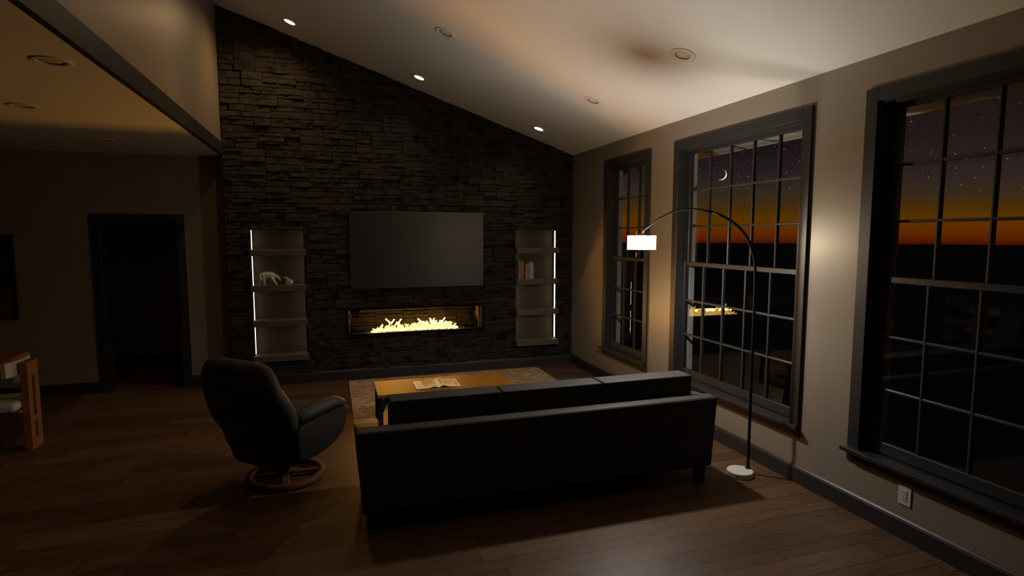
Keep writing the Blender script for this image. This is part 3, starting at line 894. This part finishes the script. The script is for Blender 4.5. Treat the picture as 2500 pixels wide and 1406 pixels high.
# ------------------------------------------------------------------ sofa
SX0, SX1, SYB = .131, 2.700, 3.470
sofa = thing('sofa', 'long black leather three seat sofa seen from behind, facing the fireplace', 'sofa', ((SX0+SX1)/2, 3.85, 0))
sc = Vector(((SX0+SX1)/2, 3.85, 0))
def sadd(nm_, b, m=M_leather, par=sofa, flare=True, smooth=False):
    for v in b.verts:
        if flare: v.co.x += (v.co.x-sc.x)*.016*(v.co.z-.35)/.3
        v.co -= sc
    return obj(nm_, b, m, par, smooth)
b = BM(); box(b, SX0, SX1, SYB, SYB+.125, .125, .655, .022, 3); sadd('sofa_back', b)
AW = .155
for x0 in (SX0, SX1-AW):
    b = BM()
    pts = [(SYB+.126, .13), (SYB+.126, .640), (3.75, .622), (3.95, .585), (4.08, .545), (4.16, .50), (4.20, .44), (4.21, .30), (4.21, .13)]
    prism(b, pts, 'x', x0+.002, x0+AW, .018, 3); sadd('armrest', b)
b = BM(); box(b, SX0+AW+.003, SX1-AW-.003, SYB+.127, 4.14, .13, .29, .012, 2); box(b, SX0+AW+.003, SX1-AW-.003, 4.1405, 4.18, .02, .29, .008, 2); sadd('seat_frame_and_light_skirt', b, flare=False)  # low front skirt added to keep firelight from passing under the sofa
cw = (2.600-.328)/3
for i in range(3):
    x0 = .328+i*cw
    b = BM(); box(b, x0+.007, x0+cw-.007, 0, .175, 0, .500, .011, 3)
    for v in b.verts:
        z = v.co.z; v.co.y += SYB+.150 + .02*(1-z/.5); v.co.z += .292
        ty = (v.co.y-SYB-.15)/.175
    sadd('back_cushion', b, flare=False)
sw = (SX1-SX0-2*AW-.01)/3
for i in range(3):
    x0 = SX0+AW+.005+i*sw
    b = BM(); box(b, x0+.003, x0+sw-.003, SYB+.348, 4.20, .2915, .44, .025, 3); sadd('seat_cushion', b, flare=False)
for x in (.205, 2.615):
    for y in (3.535, 4.12):
        b = BM(); box(b, x-.032, x+.032, y-.032, y+.032, .0005, .132, .004, 1); sadd('leg', b, M_black, flare=False, smooth=False)

# ------------------------------------------------------------------ recliner
TH = math.radians(42)
rc = thing('recliner_chair', 'dark leather swivel recliner on a round wooden ring base, left of the sofa', 'armchair', (-.372, 4.585, 0), -TH)
def sect(w, t, y, z, n=24, p=3.2, dz=0.):
    s = []
    for k in range(n):
        a = 2*PI*k/n; c, q = math.cos(a), math.sin(a)
        x = w*math.copysign(abs(c)**(2/p), c); yy = t*math.copysign(abs(q)**(2/2.4), q)
        s.append((x, y+yy + .10*(x/max(w, .01))**2*w, z + dz*yy))
    return s
# back shell: wide, leaning backwards, square shoulders
secs = []
for z, y, w, t in ((.172, -.150, .290, .04), (.180, -.155, .305, .055), (.25, -.165, .312, .062), (.30, -.180, .335, .065), (.35, -.187, .350, .07), (.40, -.192, .362, .075), (.45, -.212, .385, .08), (.50, -.232, .408, .085), (.55, -.246, .422, .088), (.60, -.262, .424, .088), (.65, -.280, .418, .087), (.70, -.300, .400, .085),
                   (.75, -.322, .380, .083), (.80, -.338, .366, .080), (.86, -.348, .354, .076), (.905, -.352, .334, .070), (.94, -.356, .300, .062), (.962, -.360, .265, .048), (.975, -.364, .21, .030), (.980, -.366, .11, .010)):
    secs.append([(x_-.048, y_-.045, z_) for x_, y_, z_ in sect(w, t, y, z, dz=.30)])
b = BM(); loft(b, secs); obj('backrest', b, M_chairfab, rc, True)
# head cushion on the front
secs = []
for z, y, w, t in ((.64, -.215, .24, .02), (.66, -.220, .27, .042), (.74, -.255, .28, .05), (.84, -.278, .26, .045), (.89, -.285, .22, .02)):
    secs.append([(x_-.048, y_-.045, z_) for x_, y_, z_ in sect(w, t, y, z, dz=.38)])
b = BM(); loft(b, secs); obj('head_cushion', b, M_chairfab, rc, True)
b = BM(); box(b, -.275, .275, -.12, .36, .300, .455, .045, 4)
for v in b.verts: v.co.z += .10*v.co.y
obj('seat_cushion', b, M_chairfab, rc, True)
b = BM(); prism(b, [(-.14, .245), (.05, .225), (.30, .300), (.30, .330), (-.14, .295)], 'x', -.27, .27, .01, 2); obj('seat_shell', b, M_black, rc)
for s in (-1, 1):
    pts = [(-.235, .245), (-.18, .232), (-.06, .238), (.06, .252), (.165, .285), (.235, .335), (.272, .410), (.278, .480), (.264, .528), (.0, .514), (-.20, .500), (-.235, .470)]
    b = BM(); prism(b, pts, 'x', .285, .372, .014, 3)
    ar = obj('armrest', b, M_chairfab, rc, True)
    secs = []
    for y, z, w, t in ((-.215, .545, .030, .02), (-.195, .552, .050, .038), (-.12, .563, .060, .046), (.0, .578, .064, .050), (.12, .583, .064, .048), (.20, .574, .060, .040), (.255, .556, .052, .030), (.290, .542, .03, .012)):
        secs.append([(s*(.330+w*math.cos(2*PI*k/20)), y, z+t*math.sin(2*PI*k/20)) for k in range(20)])
    b = BM(); loft(b, secs); obj('arm_pad', b, M_chairfab, ar, True)
RO = Vector((.037, -.041, 0)); MR = Matrix.Translation(RO)
b = BM(); lathe(b, [(0, .048), (.055, .048), (.055, .062), (.026, .075), (.026, .245), (0, .245)], 24, MR); obj('pedestal', b, M_black, rc, True)
b = BM(); lathe(b, [(.232, .012), (.280, .012), (.285, .020), (.282, .048), (.272, .054), (.242, .054), (.232, .046)], 56, MR, close=True); ring = obj('base_ring', b, M_ringwood, rc, True)
for q in (0, 1):
    b = BM(); pts = []
    box(b, -.255, .255, -.024, .024, .030, .050, .004, 1)
    bmesh.ops.transform(b, matrix=MR @ Matrix.Rotation(PI/4+q*PI/2, 4, 'Z'), verts=b.verts)
    if q:
        for v in b.verts: v.co.z -= .0006
    obj('base_crossbar', b, M_ringwood, rc)
for q in range(4):
    b = BM(); a = PI/4+q*PI/2; lathe(b, [(0, .0005), (.014, .0005), (.014, .013), (0, .013)], 12, Matrix.Translation(RO+Vector((.258*math.cos(a), .258*math.sin(a), 0))))
    obj('glide', b, M_black, ring)

# ------------------------------------------------------------------ arc floor lamp
LA, LB = Vector((2.41, 4.09)), Vector((3.055, 3.52)); LD = (LB-LA); LLEN = LD.length; LD.normalize()
lamp = thing('arc_floor_lamp', 'black arched floor lamp with glowing white drum shade and round pale base beside sofa', 'lamp', (LB.x, LB.y, 0))
def lp(s, z): p = LA+LD*s; return (p.x-LB.x, p.y-LB.y, z)
arc = [(.012, 1.885), (.03, 1.901), (.058, 1.923), (.095, 1.956), (.141, 1.985), (.19, 2.012), (.24, 2.034), (.31, 2.050), (.383, 2.056), (.462, 2.048), (.54, 2.027), (.60, 2.002), (.657, 1.969), (.70, 1.938), (.740, 1.900), (.775, 1.858), (.803, 1.810), (.826, 1.750), (.842, 1.695), (.852, 1.640), (.858, 1.55), (.860, 1.4)]
i0 = 10
b = BM(); tube(b, [lp(s, z) for s, z in arc[:i0+1]], [.0045]+[.0062]*3+[.0072]*(i0-3), 12); obj('arm', b, M_pole, lamp, True)
b = BM(); tube(b, [lp(s, z) for s, z in arc[i0:]]+[lp(.860, 1.0), lp(.860, .5), lp(.860, .040)], .0112, 14); obj('pole', b, M_pole, lamp, True)
b = BM(); bc = Vector((2.973-LB.x, 3.512-LB.y, 0)); MB_ = Matrix.Translation(bc)
lathe(b, [(0, .0005), (.094, .0005), (.097, .004), (.097, .037), (.094, .041), (0, .0415)], 64, MB_); obj('base', b, M_base, lamp, False)
b = BM(); lathe(b, [(0, .040), (.022, .040), (.022, .046), (.013, .052), (0, .052)], 24); obj('collar', b, M_black, lamp, True)
sh = Vector((LA.x-LB.x, LA.y-LB.y, 0))
b = BM(); lathe(b, [(.114, 1.735), (.113, 1.847), (.1122, 1.847), (.1132, 1.735)], 64, Matrix.Translation(sh), close=True); shd = obj('lamp_shade', b, M_shade, lamp, True, label='glowing white drum shade')
b = BM(); lathe(b, [(0, 1.858), (.024, 1.858), (.028, 1.852), (.028, 1.843), (.012, 1.842), (.012, 1.822), (0, 1.822)], 24, Matrix.Translation(sh))
for q in range(3):
    a = q*2*PI/3+.4; tube(b, [sh+Vector((.02*math.cos(a), .02*math.sin(a), 1.845)), sh+Vector((.113*math.cos(a), .113*math.sin(a), 1.845))], .0015, 6)
tube(b, [sh+Vector((0, 0, 1.855)), Vector(lp(.012, 1.885)), Vector(lp(.03, 1.901))], [.008, .007, .006], 10)
sk = obj('socket', b, M_black, lamp, True)
b = BM(); lathe(b, [(0, 1.800), (.010, 1.802), (.012, 1.822), (0, 1.823)], 20, Matrix.Translation(sh))
obj('bulb', b, emis('lamp_bulb', (1, .92, .78), 12), sk, True)

# ------------------------------------------------------------------ outlets
def outlet(label, loc, rz):
    t = thing('wall_outlet', label, 'outlet', loc, rz, None)
    b = BM(); box(b, -.042, .042, -.006, 0, -.062, .062, .004, 3); obj('cover_plate', b, M_plate, t)
    b = BM(); box(b, -.017, .017, -.0085, -.006, -.034, .034, .0015, 1); sf = obj('socket_face', b, M_plate, t)
    b = BM()
    for z in (.018, -.016):
        box(b, -.0085, -.0060, -.0090, -.0084, z-.0015, z+.0075); box(b, .0060, .0085, -.0090, -.0084, z-.0005, z+.0075)
        lathe(b, [(0, 0), (.0026, 0), (.0026, .0006), (0, .0006)], 10, Matrix.Translation((0, -.0084, z-.0065)) @ Matrix.Rotation(PI/2, 4, 'X'))
    obj('socket_slots', b, M_slot, sf)
outlet('white double outlet low on the right wall under the nearest window', (XW, 2.442, .273), -PI/2)
outlet('pale outlet low on the dark wall behind the dining chair', (-3.425, YL, .245), 0)

# ------------------------------------------------------------------ picture, dining table, chairs
pic = thing('framed_picture', 'dark waterfall and rock print in a black frame at left edge of picture', 'picture', (0, 0, 0))
b = BM(); px0, px1, pz0, pz1 = -4.42, -3.356, .912, 1.866
box(b, px0, px0+.022, YL-.032, YL-.001, pz0, pz1); box(b, px1-.022, px1, YL-.032, YL-.001, pz0, pz1)
box(b, px0+.022, px1-.022, YL-.032, YL-.001, pz0, pz0+.022); box(b, px0+.022, px1-.022, YL-.032, YL-.001, pz1-.022, pz1)
obj('frame', b, M_trim, pic)
b = BM(); box(b, px0+.022, px1-.022, YL-.018, YL-.003, pz0+.022, pz1-.022); obj('print', b, art_mat(), pic)

dt = thing('dining_table', 'rustic pine dining table at the left edge, its corner in view', 'table', (-3.24, 5.55, 0))
b = BM(); box(b, -.47, .47, -.95, .95, .712, .750, .004, 1); obj('tabletop', b, M_pinex, dt)
b = BM()
for s in (-1, 1):
    box(b, s*.40-.012, s*.40+.012, -.86, .86, .655, .7115); box(b, -.388, .388, s*.86-.012, s*.86+.012, .655, .7115)
obj('apron', b, M_pinex, dt)
for sx in (-1, 1):
    for sy in (-1, 1):
        b = BM(); box(b, sx*.05-.045, sx*.05+.045, sy*.62-.04, sy*.62+.04, .0005, .711, .004, 1); obj('leg', b, M_pine, dt)

def dining_chair(label, loc, rz):
    """local +x is behind the sitter: the slotted slab leg stands there"""
    t = thing('dining_chair', label, 'chair', loc, rz, 'dining chairs around the pine table')
    b = BM()
    def mk(y0, y1, z0, z1): box(b, .245, .298, y0, y1, z0, z1)
    grid_wall(b, [-.095, .095], [.0005, .770], [(-.024, .018, .285, .640), (-.024, .018, .085, .235)], mk)
    bmesh.ops.remove_doubles(b, verts=b.verts, dist=1e-5)
    obj('slab_leg', b, M_pine, t)
    for s in (-1, 1):
        b = BM(); box(b, -.265, -.225, s*.11-.022, s*.11+.022, .0005, .365, .004, 1); obj('leg', b, M_pine, t)
    b = BM(); box(b, -.24, .245, -.13, .13, .335, .3655, .006, 1); obj('seat_rail', b, M_pine, t)
    b = BM(); box(b, -.27, .242, -.215, .215, .366, .445, .030, 4); obj('seat_cushion', b, M_white, t, True, label='white upholstered seat')
    secs = []
    for y in [-.21+.42*i/16 for i in range(17)]:
        x = .232 - .75*y*y; d = .030
        a, c = x-d, x
        secs.append([(a, y, .662), (c, y, .662), (c, y, .785), (a, y, .785)])
    b = BM(); loft(b, secs); bmesh.ops.bevel(b, geom=[e for e in b.edges if len(e.link_faces) == 2 and e.calc_face_angle() > 1.], offset=.006, segments=2, profile=.5, affect='EDGES')
    obj('backrest', b, M_white, t, False, label='white upholstered curved backrest')
    return t
c1 = dining_chair('pine dining chair with slotted slab leg at the near side of the table', (-2.798, 5.895, 0), 0)
dup(c1, (-3.50, 6.72, 0), PI/2, 'pine and white dining chair at the far end of the table, mostly out of picture')

# ------------------------------------------------------------------ moon
b = BM()
n = 32; R1 = 1.0; pts = []
outer = [(R1*math.cos(a), R1*math.sin(a)) for a in [(-PI*.50)+PI*i/n for i in range(n+1)]]
inner = [(R1*.80*math.cos(a), R1*math.sin(a)) for a in [(PI*.50)-PI*i/n for i in range(1, n)]]
prism(b, outer+inner, 'y', -.1, .1)
MD = 95.
md = Vector((.608, .788, .0978)).normalized()
moon = obj('crescent_moon', b, emis('moonlit', (1, .86, .52), 1.4))
moon.location = Vector((0, 0, 1.85)) + md*MD
moon.rotation_euler = (0, math.radians(28), -math.atan2(md.x, md.y))
moon.scale = (.80, .80, .80)
tag(moon, 'thin pale yellow crescent moon in the night sky seen through the middle window', 'moon')

# ------------------------------------------------------------------ sky
w = bpy.data.worlds.new('dusk_sky'); scn.world = w; w.use_nodes = True; nt = w.node_tree; nt.nodes.clear()
out = nt.nodes.new('ShaderNodeOutputWorld'); bg = nt.nodes.new('ShaderNodeBackground'); nt.links.new(bg.outputs[0], out.inputs[0])
tc = nt.nodes.new('ShaderNodeTexCoord'); sp = nt.nodes.new('ShaderNodeSeparateXYZ'); nt.links.new(tc.outputs['Generated'], sp.inputs[0])
el = mth(nt, 'MULTIPLY', mth(nt, 'ARCSINE', sp.outputs[2]), 180/PI)
f = mth(nt, 'DIVIDE', mth(nt, 'ADD', el, .74), 14.)
def S(r, g, b_):
    q = lambda c: ((c/255+.055)/1.055)**2.4 if c > 10 else c/255/12.92
    return (q(r), q(g), q(b_))
sky = ramp(nt, f, [(0., S(66, 14, 0)), (.04, S(96, 34, 0)), (.10, S(102, 48, 0)), (.165, S(90, 53, 0)), (.22, S(74, 48, 6)), (.29, S(60, 43, 26)), (.37, S(50, 39, 34)), (.47, S(38, 29, 32)), (.62, S(26, 18, 23)), (.85, S(15, 9, 14)), (1., S(11, 6, 11))])
vo = nt.nodes.new('ShaderNodeTexVoronoi'); vo.inputs['Scale'].default_value = 175; nt.links.new(tc.outputs['Generated'], vo.inputs['Vector'])
wn = nt.nodes.new('ShaderNodeTexWhiteNoise'); nt.links.new(vo.outputs['Position'], wn.inputs['Vector'])
dot = mth(nt, 'LESS_THAN', vo.outputs['Distance'], mth(nt, 'ADD', .06, mth(nt, 'MULTIPLY', wn.outputs[0], .07)))
star = mth(nt, 'MULTIPLY', dot, mth(nt, 'POWER', wn.outputs[0], 1.5))
star = mth(nt, 'MULTIPLY', star, mth(nt, 'MINIMUM', 1., mth(nt, 'MAXIMUM', 0., mth(nt, 'MULTIPLY', f, 2.2))))
sc_ = mixc(nt, mth(nt, 'MINIMUM', 1., mth(nt, 'MULTIPLY', f, 1.6)), S(190, 80, 30), S(225, 135, 125))
c = mixc(nt, star, sky, sc_)
c = mixc(nt, mth(nt, 'LESS_THAN', el, -.74), c, S(3, 3, 4))
nt.links.new(c, bg.inputs[0]); bg.inputs[1].default_value = 1.

# ------------------------------------------------------------------ lights
def light(name, typ, loc, energy, col, **kw):
    d = bpy.data.lights.new(name, typ); d.energy = energy; d.color = col
    for k_, v_ in kw.items(): setattr(d, k_, v_)
    o = link(bpy.data.objects.new(name, d)); o.location = loc; return o
light('lamp_light', 'POINT', (LA.x, LA.y, 1.768), 76, (1, .94, .86), shadow_soft_size=.03)
for x, y in LIT + [UNLIT[3]]:
    z = zc(x); p = Vector((x, y, z)) - n_up*.012
    wide = x < 0 and y > 6
    l = light('downlight', 'SPOT', p, 44 if wide else 18, (1, .62, .27) if wide else (1, .74, .46), shadow_soft_size=.045, spot_size=math.radians(150 if x < 0 else 112), spot_blend=1.)
    l.rotation_euler = (0, math.atan(SL), 0)
fl_ = light('fire_light', 'AREA', (1.07, YS+.17, .655), 70, (1, .44, .07), shape='RECTANGLE', size=1.1, size_y=.05)
fl_.rotation_euler = (-PI/2-math.radians(38), 0, 0)

# ------------------------------------------------------------------ camera
cam = bpy.data.cameras.new('camera'); co = link(bpy.data.objects.new('camera', cam))
cam.sensor_width = 36; cam.lens = 1386.6/2500*36; cam.clip_start = .05; cam.clip_end = 500
co.location = (0, 0, 1.85)
co.rotation_euler = (PI/2-math.radians(5.302), 0, -math.radians(17.69))
scn.camera = co
vs = scn.view_settings
vs.view_transform = 'Standard'; vs.look = 'None'; vs.gamma = 1; vs.exposure = 0; vs.use_curve_mapping = False
